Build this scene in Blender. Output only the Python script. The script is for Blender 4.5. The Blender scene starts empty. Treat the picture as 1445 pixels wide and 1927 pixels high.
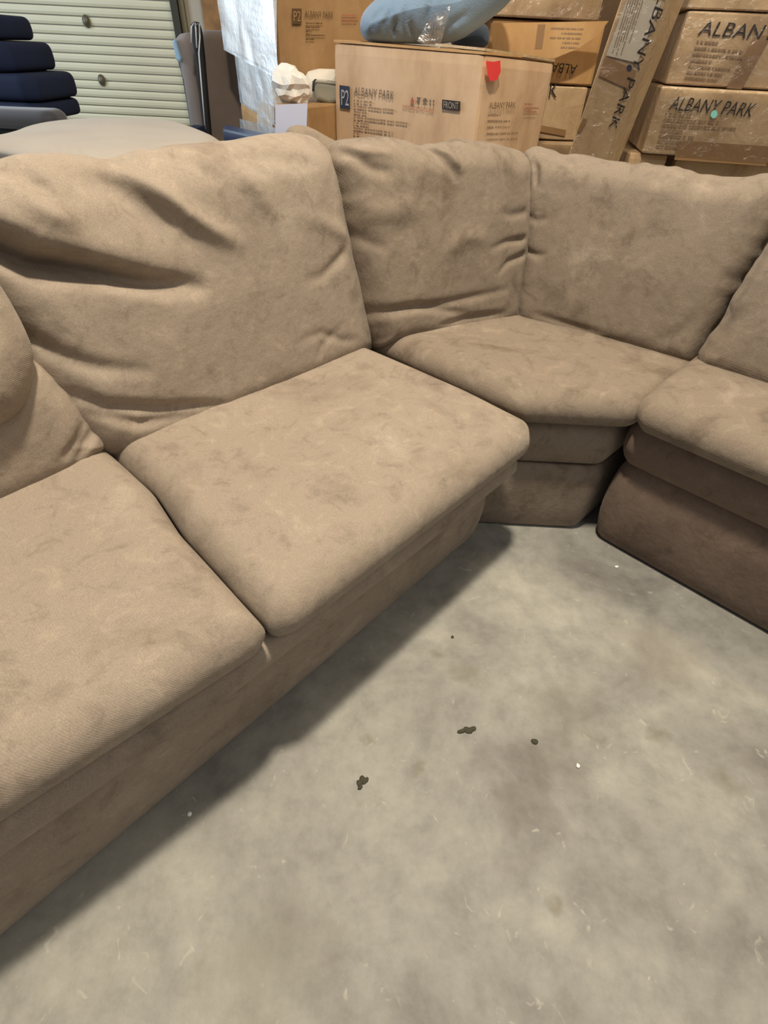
import bpy, bmesh, math, random
import numpy as np
from mathutils import Vector, Matrix

random.seed(7)
rng = np.random.default_rng(11)
SC = bpy.context.scene
COL = SC.collection

# ------------------------------------------------------------------ camera
IW, IH = 1445.0, 1927.0
CX, CY = IW/2, IH/2
NADIR = np.array([668.0-CX, 2050.0-CY])
_d = np.hypot(*NADIR)
_roll = math.atan2(NADIR[0], NADIR[1])
_h = (CY-85.0)*math.cos(_roll)
F = math.sqrt(_d*_h)
_dn = np.array([NADIR[0], NADIR[1], F]); _dn /= np.linalg.norm(_dn)
_up = -_dn
_Y = np.array([0, 0, 1.0]) - _up[2]*_up; _Y /= np.linalg.norm(_Y)
_X = np.cross(_Y, _up)
R3 = np.array([_X, _Y, _up])            # world = R3 @ (right, down, forward)
CAM = np.array([0.0, 0.0, 1.15])

cam = bpy.data.cameras.new('camera'); co = bpy.data.objects.new('camera', cam); COL.objects.link(co)
cam.sensor_fit = 'VERTICAL'; cam.sensor_height = 24.0; cam.lens = F/IH*24.0
cam.clip_start = 0.02
_r = R3 @ np.array([1, 0, 0.]); _u = R3 @ np.array([0, -1, 0.]); _b = R3 @ np.array([0, 0, -1.])
co.matrix_world = Matrix(((_r[0], _u[0], _b[0], CAM[0]), (_r[1], _u[1], _b[1], CAM[1]), (_r[2], _u[2], _b[2], CAM[2]), (0, 0, 0, 1)))
SC.camera = co

# ------------------------------------------------------------------ world, lamps, exposure
SC.view_settings.view_transform = 'Standard'; SC.view_settings.look = 'None'
SC.view_settings.gamma = 1.0; SC.view_settings.use_curve_mapping = False
SC.view_settings.exposure = 0.08
W = bpy.data.worlds.new('world'); SC.world = W; W.use_nodes = True
W.node_tree.nodes['Background'].inputs[0].default_value = (0.92, 0.93, 1.0, 1)
W.node_tree.nodes['Background'].inputs[1].default_value = 0.23

def area(name, loc, target, size, power, col, sy=None):
    l = bpy.data.lights.new(name, 'AREA'); l.energy = power; l.color = col; l.size = size
    if sy: l.shape = 'RECTANGLE'; l.size_y = sy
    o = bpy.data.objects.new(name, l); COL.objects.link(o); o.location = loc
    d = Vector(target)-Vector(loc); o.rotation_euler = d.to_track_quat('-Z', 'Y').to_euler()
    return o
area('overhead_lamp', (-0.02, 0.69, 3.3), (-0.02, 0.7, 0), 0.19, 112, (1.0, 0.89, 0.73))
area('right_fill', (1.6, -1.0, 3.6), (0.2, 1.0, 0.3), 1.6, 24, (1.0, 0.92, 0.80))  # soft fill light added to brighten the left front and the wedge
area('back_overhead_lamp', (1.1, 2.0, 4.0), (1.0, 3.4, 0.9), 1.0, 55, (1.0, 0.80, 0.55))
area('open_doorway_daylight', (-4.6, 3.0, 1.9), (0.0, 3.0, 0.9), 2.2, 95, (0.72, 0.87, 1.0))

# ------------------------------------------------------------------ pixel rays to world points
def ray(p): return R3 @ np.array([p[0]-CX, p[1]-CY, F])
def atz(p, z): r = ray(p); return CAM + r*(z-CAM[2])/r[2]
def aty(p, Y): r = ray(p); return CAM + r*Y/r[1]
def atpl(p, P0, N): r = ray(p); return CAM + r*((P0-CAM) @ N)/(r @ N)
def unit(v): v = np.array(v, float); return v/np.linalg.norm(v)
Z = np.array([0, 0, 1.0])

# ------------------------------------------------------------------ materials
def newmat(name):
    m = bpy.data.materials.new(name); m.use_nodes = True
    nt = m.node_tree; b = nt.nodes['Principled BSDF']
    return m, nt, b
def N_(nt, t, **k):
    n = nt.nodes.new(t)
    for a, v in k.items():
        if a in n.inputs: n.inputs[a].default_value = v
        else: setattr(n, a, v)
    return n
def srgb(r, g, b):
    f = lambda c: (c/255/12.92 if c/255 <= .04045 else ((c/255+.055)/1.055)**2.4)
    return (f(r), f(g), f(b), 1)
def ramp(nt, fac, stops):
    r = nt.nodes.new('ShaderNodeValToRGB'); e = r.color_ramp.elements
    while len(e) < len(stops): e.new(0.5)
    for el, (p, c) in zip(e, stops): el.position = p; el.color = c
    nt.links.new(fac, r.inputs[0]); return r
def simple(name, col, rough=.6, metal=0, coat=0, bump=0, bscale=60, var=0, vscale=5, sheen=0):
    m, nt, b = newmat(name)
    b.inputs['Base Color'].default_value = col; b.inputs['Roughness'].default_value = rough
    b.inputs['Metallic'].default_value = metal; b.inputs['Coat Weight'].default_value = coat
    b.inputs['Coat Roughness'].default_value = .12
    b.inputs['Sheen Weight'].default_value = sheen
    tc = nt.nodes.new('ShaderNodeTexCoord')
    if var:
        n = N_(nt, 'ShaderNodeTexNoise', Scale=vscale, Detail=5.0); nt.links.new(tc.outputs['Object'], n.inputs['Vector'])
        lo = tuple(c*(1-var) for c in col[:3])+(1,); hi = tuple(min(1, c*(1+var)) for c in col[:3])+(1,)
        r = ramp(nt, n.outputs[0], [(.32, lo), (.68, hi)]); nt.links.new(r.outputs[0], b.inputs['Base Color'])
    if bump:
        n = N_(nt, 'ShaderNodeTexNoise', Scale=bscale, Detail=4.0); nt.links.new(tc.outputs['Object'], n.inputs['Vector'])
        bp = N_(nt, 'ShaderNodeBump', Strength=bump, Distance=.01); nt.links.new(n.outputs[0], bp.inputs['Height'])
        nt.links.new(bp.outputs[0], b.inputs['Normal'])
    return m

def suede(name, base, dark, light, sc=5.0):
    m, nt, b = newmat(name)
    tc = nt.nodes.new('ShaderNodeTexCoord')
    n0 = N_(nt, 'ShaderNodeTexNoise', Scale=3.0, Detail=3.0); nt.links.new(tc.outputs['Object'], n0.inputs['Vector'])
    mx = N_(nt, 'ShaderNodeMixRGB', blend_type='ADD'); mx.inputs[0].default_value = .35
    nt.links.new(tc.outputs['Object'], mx.inputs[1]); nt.links.new(n0.outputs['Color'], mx.inputs[2])
    n1 = N_(nt, 'ShaderNodeTexNoise', Scale=sc, Detail=6.0, Roughness=.62); nt.links.new(mx.outputs[0], n1.inputs['Vector'])
    r = ramp(nt, n1.outputs[0], [(.30, dark), (.46, base), (.58, base), (.74, light)])
    # fine napped pile
    n2 = N_(nt, 'ShaderNodeTexNoise', Scale=420.0, Detail=2.0); nt.links.new(tc.outputs['Object'], n2.inputs['Vector'])
    r2 = ramp(nt, n2.outputs[0], [(.3, (.82, .82, .82, 1)), (.7, (1.12, 1.12, 1.12, 1))])
    ml = N_(nt, 'ShaderNodeMixRGB', blend_type='MULTIPLY'); ml.inputs[0].default_value = .8
    n5 = N_(nt, 'ShaderNodeTexNoise', Scale=17.0, Detail=7.0, Roughness=.68, Distortion=.6); nt.links.new(tc.outputs['Object'], n5.inputs['Vector'])
    r5 = ramp(nt, n5.outputs[0], [(.34, (.76, .75, .74, 1)), (.46, (1, 1, 1, 1)), (.55, (1, 1, 1, 1)), (.67, (1.2, 1.19, 1.16, 1))])
    m5 = N_(nt, 'ShaderNodeMixRGB', blend_type='MULTIPLY'); m5.inputs[0].default_value = .85
    nt.links.new(r.outputs[0], m5.inputs[1]); nt.links.new(r5.outputs[0], m5.inputs[2])
    nt.links.new(m5.outputs[0], ml.inputs[1]); nt.links.new(r2.outputs[0], ml.inputs[2])
    nt.links.new(ml.outputs[0], b.inputs['Base Color'])
    b.inputs['Roughness'].default_value = .88; b.inputs['Sheen Weight'].default_value = .12
    b.inputs['Sheen Roughness'].default_value = .45; b.inputs['Sheen Tint'].default_value = (.95, .88, .78, 1)
    b.inputs['Specular IOR Level'].default_value = .15
    wv = N_(nt, 'ShaderNodeTexWave', Scale=115.0, Distortion=1.5, Detail=1.0); wv.bands_direction = 'DIAGONAL'
    nt.links.new(tc.outputs['Object'], wv.inputs['Vector'])
    n3 = N_(nt, 'ShaderNodeTexNoise', Scale=38.0, Detail=5.0); nt.links.new(tc.outputs['Object'], n3.inputs['Vector'])
    ad = N_(nt, 'ShaderNodeMath', operation='MULTIPLY_ADD'); ad.inputs[1].default_value = .07
    nt.links.new(wv.outputs[1], ad.inputs[0]); nt.links.new(n3.outputs[0], ad.inputs[2])
    bp = N_(nt, 'ShaderNodeBump', Strength=.35, Distance=.006); nt.links.new(ad.outputs[0], bp.inputs['Height'])
    nt.links.new(bp.outputs[0], b.inputs['Normal'])
    return m
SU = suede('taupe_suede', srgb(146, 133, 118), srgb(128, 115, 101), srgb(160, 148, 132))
SUD = suede('taupe_suede_darker', srgb(131, 118, 103), srgb(108, 95, 81), srgb(151, 138, 122), 7.0)  # darker suede tone, mostly for the wedge and right section
SUR = suede('taupe_suede_brown', srgb(118, 101, 89), srgb(104, 88, 77), srgb(130, 113, 100), 4.0)  # browner suede tone on the right section's base and roll
BEIGE = simple('beige_upholstery', srgb(176, 162, 142), .8, sheen=.3, bump=.1, bscale=90, var=.05)
BROWNF = simple('brown_grey_upholstery', srgb(108, 94, 84), .85, sheen=.3, bump=.12, bscale=120, var=.12)
GREYF = simple('grey_upholstery', srgb(138, 131, 130), .85, sheen=.3, bump=.12, bscale=120, var=.1)
NAVY = simple('navy_upholstery', srgb(6, 24, 56), .85, sheen=0, var=.15)
DKGREY = simple('charcoal_upholstery', srgb(50, 52, 60), .75, sheen=.3, var=.1)
DENIM = simple('blue_grey_fabric', srgb(118, 142, 166), .85, sheen=.3, bump=.25, bscale=140, var=.1, vscale=9)
CREAM = simple('cream_fabric', srgb(212, 204, 188), .8, bump=.1, bscale=80, var=.05)
OLIVEG = simple('grey_green_fabric', srgb(140, 136, 120), .8, bump=.1)
WHITEP = simple('white_plastic', srgb(225, 222, 214), .35, bump=.35, bscale=22)
BLACK = simple('gap_black', srgb(18, 18, 20), .7)
WHITET = simple('white_edge', srgb(215, 218, 222), .5)
BLUET = simple('light_blue_plastic', srgb(150, 190, 222), .5)
INK = simple('black_print', srgb(38, 30, 24), .7)
INKG = simple('faded_grey_print', srgb(104, 90, 78), .8)
FINE = simple('faded_fine_print', srgb(142, 118, 92), .8)
INKB = simple('brown_print', srgb(82, 58, 26), .8)
INKN = simple('navy_print', srgb(40, 50, 72), .7)
INKR = simple('red_print', srgb(158, 92, 70), .8)
REDT = simple('red_paper', srgb(222, 60, 58), .6)
WOOD = simple('plywood', srgb(150, 112, 70), .7, var=.22, vscale=14, bump=.1)
CHIPW = simple('white_chip', srgb(235, 232, 225), .5)
DIRT = simple('dark_debris', srgb(62, 60, 44), .9)

def card(name, base, dark, light, coat=0.0, bump=.2):
    m, nt, b = newmat(name)
    tc = nt.nodes.new('ShaderNodeTexCoord')
    mp = nt.nodes.new('ShaderNodeMapping'); mp.inputs['Scale'].default_value = (3, 3, 1.2)
    nt.links.new(tc.outputs['Object'], mp.inputs[0])
    n = N_(nt, 'ShaderNodeTexNoise', Scale=2.2, Detail=6.0, Roughness=.6); nt.links.new(mp.outputs[0], n.inputs['Vector'])
    r = ramp(nt, n.outputs[0], [(.3, dark), (.5, base), (.72, light)])
    nt.links.new(r.outputs[0], b.inputs['Base Color'])
    b.inputs['Roughness'].default_value = .7; b.inputs['Coat Weight'].default_value = coat
    b.inputs['Coat Roughness'].default_value = .15
    n2 = N_(nt, 'ShaderNodeTexNoise', Scale=9.0, Detail=6.0, Distortion=1.6); nt.links.new(tc.outputs['Object'], n2.inputs['Vector'])
    bp = N_(nt, 'ShaderNodeBump', Strength=bump, Distance=.03); nt.links.new(n2.outputs[0], bp.inputs['Height'])
    if coat: nt.links.new(bp.outputs[0], b.inputs['Coat Normal'])
    bp2 = N_(nt, 'ShaderNodeBump', Strength=bump*.4, Distance=.02); nt.links.new(n2.outputs[0], bp2.inputs['Height'])
    nt.links.new(bp2.outputs[0], b.inputs['Normal'])
    return m
CARD = card('cardboard', srgb(196, 164, 130), srgb(176, 143, 110), srgb(208, 178, 146))
CARDO = card('cardboard_warm', srgb(186, 146, 96), srgb(166, 126, 78), srgb(200, 162, 112))
CARDW = card('cardboard_wrapped', srgb(192, 164, 126), srgb(168, 140, 104), srgb(206, 180, 142), .75, .6)
CARDD = card('cardboard_brown', srgb(150, 116, 74), srgb(134, 100, 60), srgb(164, 130, 88), .15)
CARDG = card('cardboard_pale_wrapped', srgb(206, 196, 184), srgb(190, 178, 166), srgb(216, 208, 200), .8, .6)
TAPE = simple('brown_tape', srgb(150, 118, 82), .3, coat=.5)

def film_mat(name, mixf, tint=(1, 1, 1, 1), bump=.1, rough=.4):
    m = bpy.data.materials.new(name); m.use_nodes = True; nt = m.node_tree; nt.nodes.clear()
    out = nt.nodes.new('ShaderNodeOutputMaterial'); tr = nt.nodes.new('ShaderNodeBsdfTransparent'); tr.inputs[0].default_value = tint
    gl = nt.nodes.new('ShaderNodeBsdfGlossy'); gl.inputs['Roughness'].default_value = rough
    fr = N_(nt, 'ShaderNodeFresnel', IOR=1.5); mth = N_(nt, 'ShaderNodeMath', operation='MULTIPLY_ADD'); mth.inputs[1].default_value = .6; mth.inputs[2].default_value = mixf
    nt.links.new(fr.outputs[0], mth.inputs[0])
    tc = nt.nodes.new('ShaderNodeTexCoord')
    n2 = N_(nt, 'ShaderNodeTexNoise', Scale=16.0, Detail=5.0, Distortion=2.0); nt.links.new(tc.outputs['Object'], n2.inputs['Vector'])
    bp = N_(nt, 'ShaderNodeBump', Strength=bump, Distance=.02); nt.links.new(n2.outputs[0], bp.inputs['Height'])
    nt.links.new(bp.outputs[0], gl.inputs['Normal'])
    mx = nt.nodes.new('ShaderNodeMixShader'); nt.links.new(mth.outputs[0], mx.inputs[0])
    nt.links.new(tr.outputs[0], mx.inputs[1]); nt.links.new(gl.outputs[0], mx.inputs[2]); nt.links.new(mx.outputs[0], out.inputs[0])
    return m
FILM = film_mat('clear_plastic_film', .0)
FILM2 = film_mat('clear_shiny_film', .02, bump=.7, rough=.16)

def floor_mat():
    m, nt, b = newmat('concrete')
    tc = nt.nodes.new('ShaderNodeTexCoord')
    n = N_(nt, 'ShaderNodeTexNoise', Scale=3.4, Detail=8.0, Roughness=.6, Distortion=.5); nt.links.new(tc.outputs['Object'], n.inputs['Vector'])
    r = ramp(nt, n.outputs[0], [(.30, srgb(117, 113, 107)), (.44, srgb(136, 134, 126)), (.56, srgb(147, 145, 136)), (.70, srgb(160, 157, 146))])
    n2 = N_(nt, 'ShaderNodeTexNoise', Scale=14.0, Detail=8.0, Roughness=.7); nt.links.new(tc.outputs['Object'], n2.inputs['Vector'])
    r2 = ramp(nt, n2.outputs[0], [(.3, (.78, .78, .77, 1)), (.5, (1, 1, 1, 1)), (.72, (1.18, 1.18, 1.16, 1))])
    ml = N_(nt, 'ShaderNodeMixRGB', blend_type='MULTIPLY'); ml.inputs[0].default_value = 1
    nt.links.new(r.outputs[0], ml.inputs[1]); nt.links.new(r2.outputs[0], ml.inputs[2])
    # pale scuffs
    n3 = N_(nt, 'ShaderNodeTexNoise', Scale=30.0, Detail=3.0, Distortion=1.2); nt.links.new(tc.outputs['Object'], n3.inputs['Vector'])
    r3 = ramp(nt, n3.outputs[0], [(.66, (0, 0, 0, 1)), (.76, (1, 1, 1, 1))])
    mx = N_(nt, 'ShaderNodeMixRGB'); mx.inputs[2].default_value = srgb(184, 181, 166)
    mm = N_(nt, 'ShaderNodeMath', operation='MULTIPLY'); mm.inputs[1].default_value = .5; nt.links.new(r3.outputs[0], mm.inputs[0])
    nt.links.new(mm.outputs[0], mx.inputs[0]); nt.links.new(ml.outputs[0], mx.inputs[1])
    # damp darker streaks of their own shape, across the floor between the sofa sides
    last = mx.outputs[0]
    for (px, py, rad, col, amt) in ((1080, 1340, .075, srgb(106, 99, 88), .55), (1040, 1440, .06, srgb(100, 93, 83), .6), (985, 1520, .05, srgb(104, 98, 88), .6),
                                    (825, 1232, .014, srgb(112, 108, 88), .6), (690, 1393, .012, srgb(116, 112, 92), .6), (1120, 1390, .02, srgb(112, 104, 90), .5),
                                    (790, 1447, .014, srgb(116, 110, 92), .6), (1045, 1705, .014, srgb(116, 110, 92), .6), (1240, 1230, .09, srgb(146, 136, 122), .4),
                                    (520, 1830, .09, srgb(120, 116, 100), .4), (1365, 1470, .03, srgb(110, 104, 84), .45), (1240, 1385, .02, srgb(110, 104, 84), .5), (880, 1270, .03, srgb(120, 114, 98), .5)):
        P = atz((px, py), 0)
        nn = N_(nt, 'ShaderNodeTexNoise', Scale=.55/rad, Detail=4.0); nt.links.new(tc.outputs['Object'], nn.inputs['Vector'])
        va = N_(nt, 'ShaderNodeVectorMath', operation='MULTIPLY_ADD'); va.inputs[1].default_value = (rad*3.6,)*3
        nt.links.new(nn.outputs['Color'], va.inputs[0]); nt.links.new(tc.outputs['Object'], va.inputs[2])
        ds = N_(nt, 'ShaderNodeVectorMath', operation='DISTANCE'); ds.inputs[1].default_value = (P[0]+rad*1.8, P[1]+rad*1.8, rad*1.8)
        nt.links.new(va.outputs[0], ds.inputs[0])
        mr = N_(nt, 'ShaderNodeMapRange'); mr.inputs[1].default_value = rad*1.5; mr.inputs[2].default_value = rad*.3; mr.inputs[3].default_value = 0; mr.inputs[4].default_value = amt
        nt.links.new(ds.outputs['Value'], mr.inputs[0])
        mi = N_(nt, 'ShaderNodeMixRGB'); mi.inputs[2].default_value = col
        nt.links.new(mr.outputs[0], mi.inputs[0]); nt.links.new(last, mi.inputs[1]); last = mi.outputs[0]
    nt.links.new(last, b.inputs['Base Color'])
    b.inputs['Roughness'].default_value = .62; b.inputs['Specular IOR Level'].default_value = .3
    bp = N_(nt, 'ShaderNodeBump', Strength=.18, Distance=.01); nt.links.new(n2.outputs[0], bp.inputs['Height']); nt.links.new(bp.outputs[0], b.inputs['Normal'])
    return m
CONC = floor_mat()
WALLM = simple('painted_wall', srgb(206, 196, 176), .8, var=.04)
DOORM = simple('cream_door_paint', srgb(224, 220, 192), .5, var=.03, vscale=2)
FRAMEM = simple('dark_door_frame', srgb(58, 56, 44), .5)
STEEL = simple('dull_steel', srgb(110, 106, 92), .45, metal=.5)

# ------------------------------------------------------------------ object helpers
def link(name, verts, faces, mat, parent=None, smooth=True):
    me = bpy.data.meshes.new(name); me.from_pydata([tuple(map(float, v)) for v in verts], [], [tuple(f) for f in faces]); me.update()
    if smooth: me.polygons.foreach_set('use_smooth', [True]*len(me.polygons))
    me.materials.append(mat)
    o = bpy.data.objects.new(name, me); COL.objects.link(o)
    if parent:
        o.parent = parent; o.matrix_parent_inverse = Matrix.Identity(4)
        off = Vector(world_loc(parent)); me.transform(Matrix.Translation(-off))
    return o
def world_loc(o):
    l = Vector((0, 0, 0))
    while o: l += o.location; o = o.parent
    return l
def thing(name, label, cat, loc=(0, 0, 0), group=None):
    o = bpy.data.objects.new(name, None); COL.objects.link(o); o.location = tuple(map(float, loc))
    o.empty_display_size = .1
    o['label'] = label; o['category'] = cat
    if group: o['group'] = group
    return o
def tag(o, label, cat, group=None):
    o['label'] = label; o['category'] = cat
    if group: o['group'] = group
    return o
def recenter(o):
    me = o.data; c = Vector(np.mean([v.co[:] for v in me.vertices], axis=0)); zmin = min(v.co.z for v in me.vertices); c.z = zmin
    me.transform(Matrix.Translation(-c)); o.location = c; return o

_dirs = []
for _k in range(4):
    _dirs.append([(unit(rng.normal(size=3)), rng.uniform(.7, 1.4), rng.uniform(0, 6.28)) for _ in range(9)])
def wob(P, scale, k=0, warp=.5):
    P = np.asarray(P, float)
    if warp:
        Q = P + warp/scale*np.stack([np.sin(P[:, 1]*scale*.9+1.3), np.sin(P[:, 2]*scale*1.1+.4), np.sin(P[:, 0]*scale+2.2)], 1)
    else: Q = P
    s = np.zeros(len(P))
    for d, f, ph in _dirs[k % 4]: s += np.sin((Q @ d)*f*scale+ph)
    return s/4.0

def chaikin(P, n=2):
    P = np.asarray(P, float)
    for _ in range(n):
        Q = np.roll(P, -1, 0); A = P*.75+Q*.25; B = P*.25+Q*.75
        P = np.empty((len(A)*2, P.shape[1])); P[0::2] = A; P[1::2] = B
    return P
def resample(P, n):
    C = np.vstack([P, P[:1]]); L = np.r_[0, np.cumsum(np.linalg.norm(np.diff(C, axis=0), axis=1))]
    t = np.linspace(0, L[-1], n, endpoint=False)
    return np.stack([np.interp(t, L, C[:, i]) for i in range(2)], 1)
def seg_dist(P, A, B):
    d = B-A; t = np.clip(((P-A) @ d)/(d @ d+1e-12), 0, 1); Q = A+t[:, None]*d
    v = P-Q; side = np.sign(d[0]*v[:, 1]-d[1]*v[:, 0]); return np.linalg.norm(v, axis=1), t, side
def poly_dist(P, pts):
    best = np.full(len(P), 1e9); T = np.zeros(len(P)); S = np.zeros(len(P)); n = len(pts)-1
    for i in range(n):
        d, t, s = seg_dist(P, pts[i], pts[i+1]); m = d < best
        best[m] = d[m]; T[m] = (i+t[m])/n; S[m] = s[m]
    return best, T, S
def smooth(x, a, b):
    t = np.clip((x-a)/(b-a), 0, 1); return t*t*(3-2*t)

SG = 1.45
def pillow(name, parent, mat, outline, O, U, V, N, T, R, strokes=(), lump=(.004, 9), dome=0.0, nang=220, nring=56, chk=2, deform=None, pucker=0.0, back=1.0, centre=None, fine=0.0, sq=2.0):
    """closed soft body: outline in (u,v) on the plane O,U,V, puffed both ways along N with half thickness T and edge radius R"""
    O, U, V, N = map(lambda a: np.asarray(a, float), (O, U, V, N))
    out = resample(chaikin(outline, chk), nang)
    c = out.mean(0) if centre is None else np.array(centre)
    if pucker:
        th = np.arange(nang)/nang*2*math.pi
        w = np.sin(th*23+2*np.sin(th*3))*.5+np.sin(th*41+3*np.sin(th*5))*.35
        dirv = c-out; dirv /= np.linalg.norm(dirv, axis=1)[:, None]
        out = out+dirv*(w*pucker)[:, None]
    rr = np.sin(np.linspace(0, 1, nring+1)[1:]*math.pi/2)
    G = [c[None, :]]+[c+(out-c)*r for r in rr]
    P2 = np.vstack(G)
    d = np.full(len(P2), 1e9)
    for i in range(nang):
        q, _, _ = seg_dist(P2, out[i], out[(i+1) % nang]); d = np.minimum(d, q)
    d[-nang:] = 0
    k = np.clip(d/R, 0, 1); prof = np.clip(1-(1-k)**sq, 0, 1)**(1/sq)
    base = O+P2[:, :1]*U+P2[:, 1:2]*V
    dm = d.max(); h = T*prof+dome*np.sqrt(np.clip(d/dm, 0, 1))*prof
    front = h+prof*lump[0]*wob(base, lump[1], 0)
    if fine: front += prof*fine*wob(base, lump[1]*4.2, 1)
    if pucker: front += pucker*.6*np.exp(-(d/(R*.9))**2)*prof*wob(base, 75, 2, .2)
    for st in strokes:
        st = list(st); st[2] = st[2]*SG
        pts, w, dep = st[0], st[1], st[2]; ridge = st[3] if len(st) > 3 else 0; tp = st[4] if len(st) > 4 else 'mid'
        q, t, s = poly_dist(P2, np.asarray(pts, float))
        tap = {'mid': np.sin(np.clip(t*.94+.03, 0, 1)*math.pi)**.6, 'start': (1-t)**.7, 'end': t**.7, 'flat': np.ones(len(t))}[tp]
        # fade past the polyline ends is handled by distance
        front += prof**.5*tap*(-dep*np.exp(-(q/w)**2)+ridge*np.exp(-((q*s-1.6*w)/(1.1*w))**2)*np.exp(-(q/(4*w))**2))
    n = len(P2)
    A = base+front[:, None]*N
    Bk = base-(h*back)[:, None]*N
    V3 = np.vstack([A, Bk[:-nang]])
    if deform is not None: V3 = deform(V3)
    f = []
    def ring(i, side): # index of ring start
        return 1+i*nang if side == 0 or i == nring-1 else n+1+i*nang
    for side in (0, 1):
        c0 = 0 if side == 0 else n; s0 = ring(0, side)
        for j in range(nang):
            a, b = s0+j, s0+(j+1) % nang
            f.append((c0, a, b) if side == 0 else (c0, b, a))
        for i in range(nring-1):
            s1, s2 = ring(i, side), ring(i+1, side)
            for j in range(nang):
                j2 = (j+1) % nang; q = (s1+j, s2+j, s2+j2, s1+j2)
                f.append(q if side == 0 else q[::-1])
    # orientation
    area2 = np.sum(out[:, 0]*np.roll(out[:, 1], -1)-np.roll(out[:, 0], -1)*out[:, 1])
    flip = (area2 > 0) != (np.cross(U, V) @ N > 0)
    if flip: f = [q[::-1] for q in f]
    return link(name, V3, f, mat, parent)

def hexa(name, corners, mat, parent=None, n=10, dent=.004, bevel=.006, k=0):
    """box from 8 corners (bottom 0-3 around, top 4-7 above them), faces subdivided and slightly dented"""
    c = np.asarray(corners, float); vs = []; fs = []; idx = {}
    def P(u, v, w):
        b = (c[0]*(1-u)+c[1]*u)*(1-v)+(c[3]*(1-u)+c[2]*u)*v
        t = (c[4]*(1-u)+c[5]*u)*(1-v)+(c[7]*(1-u)+c[6]*u)*v
        return b*(1-w)+t*w
    g = np.r_[0, .03, np.linspace(.12, .88, n-3), .97, 1.0]; m = len(g)
    cen = c.mean(0)
    def vid(i, j, l):
        key = (i, j, l)
        if key not in idx:
            idx[key] = len(vs); vs.append(P(g[i], g[j], g[l]))
        return idx[key]
    e = m-1
    for a in range(e):
        for b in range(e):
            fs.append((vid(a, 0, b), vid(a+1, 0, b), vid(a+1, 0, b+1), vid(a, 0, b+1)))
            fs.append((vid(a, e, b), vid(a, e, b+1), vid(a+1, e, b+1), vid(a+1, e, b)))
            fs.append((vid(0, a, b), vid(0, a, b+1), vid(0, a+1, b+1), vid(0, a+1, b)))
            fs.append((vid(e, a, b), vid(e, a+1, b), vid(e, a+1, b+1), vid(e, a, b+1)))
            fs.append((vid(a, b, 0), vid(a, b+1, 0), vid(a+1, b+1, 0), vid(a+1, b, 0)))
            fs.append((vid(a, b, e), vid(a+1, b, e), vid(a+1, b+1, e), vid(a, b+1, e)))
    vs = np.array(vs)
    dirn = vs-cen; dirn /= np.linalg.norm(dirn, axis=1)[:, None]
    amp = np.ones(len(vs)); ks = list(idx.keys())
    for key, i in idx.items():
        ne = sum(1 for q in key if q in (0, e))
        if ne >= 2: vs[i] = vs[i]-dirn[i]*bevel*(1.0 if ne == 2 else 1.6)
        amp[i] = .3 if ne >= 2 else 1
    vs = vs+dirn*(dent*amp*wob(vs, 11, k))[:, None]
    # make sure faces point outward
    a, b_, cc, _ = [vs[q] for q in fs[0]]
    if np.cross(b_-a, cc-a) @ (a-cen) < 0: fs = [q[::-1] for q in fs]
    return link(name, vs, fs, mat, parent, smooth=False)
def box3(FL, FR, depth, z0, z1):
    """8 corners from the front-left and front-right plan points, a depth vector and two heights"""
    FL, FR, depth = np.array(FL[:2]), np.array(FR[:2]), np.array(depth[:2])
    pl = [FL, FR, FR+depth, FL+depth]
    return [np.r_[p, z0] for p in pl]+[np.r_[p, z1] for p in pl]
def lean(corners, pivot, axis, ang):
    M = np.array(Matrix.Rotation(ang, 3, Vector(axis))); return [M @ (np.array(q)-pivot)+pivot for q in corners]

_txt = {}
def text_mesh(body):
    if body not in _txt:
        cu = bpy.data.curves.new('printed_text', 'FONT'); cu.body = body; cu.resolution_u = 3
        o = bpy.data.objects.new('printed_text', cu); COL.objects.link(o)
        dg = bpy.context.evaluated_depsgraph_get(); me = bpy.data.meshes.new_from_object(o.evaluated_get(dg))
        v = np.array([q.co[:] for q in me.vertices]); f = [tuple(p.vertices) for p in me.polygons]
        mn, mx = v.min(0), v.max(0); v = (v-mn)/np.maximum(mx-mn, 1e-6)
        bpy.data.objects.remove(o); bpy.data.curves.remove(cu); bpy.data.meshes.remove(me)
        _txt[body] = (v[:, :2], f)
    return _txt[body]
def decal(name, parent, mat, vf, bl, br, tl, P0, N, off=.006):
    """flat print on a face: the unit square goes to the parallelogram under three picture points on plane P0,N"""
    v, f = vf; A, B, C = (atpl(p, P0, N) for p in (bl, br, tl))
    W3 = A+v[:, :1]*(B-A)+v[:, 1:2]*(C-A)+N*off
    nrm = np.cross(B-A, C-A)
    if nrm @ N < 0: f = [q[::-1] for q in f]
    return link(name, W3, f, mat, parent, smooth=False)
def text(parent, body, mat, bl, br, tl, P0, N, off=.007, name='printed_text'):
    return decal(name, parent, mat, text_mesh(body), bl, br, tl, P0, N, off)
SQ = (np.array([[0, 0], [1, 0], [1, 1], [0, 1.]]), [(0, 1, 2, 3)])
def print_lines(rows, seed=1, wide=1.0):
    """rows of tiny illegible print: short bars with word gaps"""
    r = random.Random(seed); v = []; f = []
    n = len(rows)
    for i, L in enumerate(rows):
        y1 = 1-i/n; y0 = y1-.42/n; x = 0
        while x < L:
            w = min(r.uniform(.02, .055), L-x)
            k = len(v); v += [[x, y0+r.uniform(0, .1)/n], [x+w, y0], [x+w, y1-r.uniform(0, .12)/n], [x, y1]]; f.append((k, k+1, k+2, k+3))
            x += w+r.choice((.008, .008, .01, .03))
    return (np.array(v), f)
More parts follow.
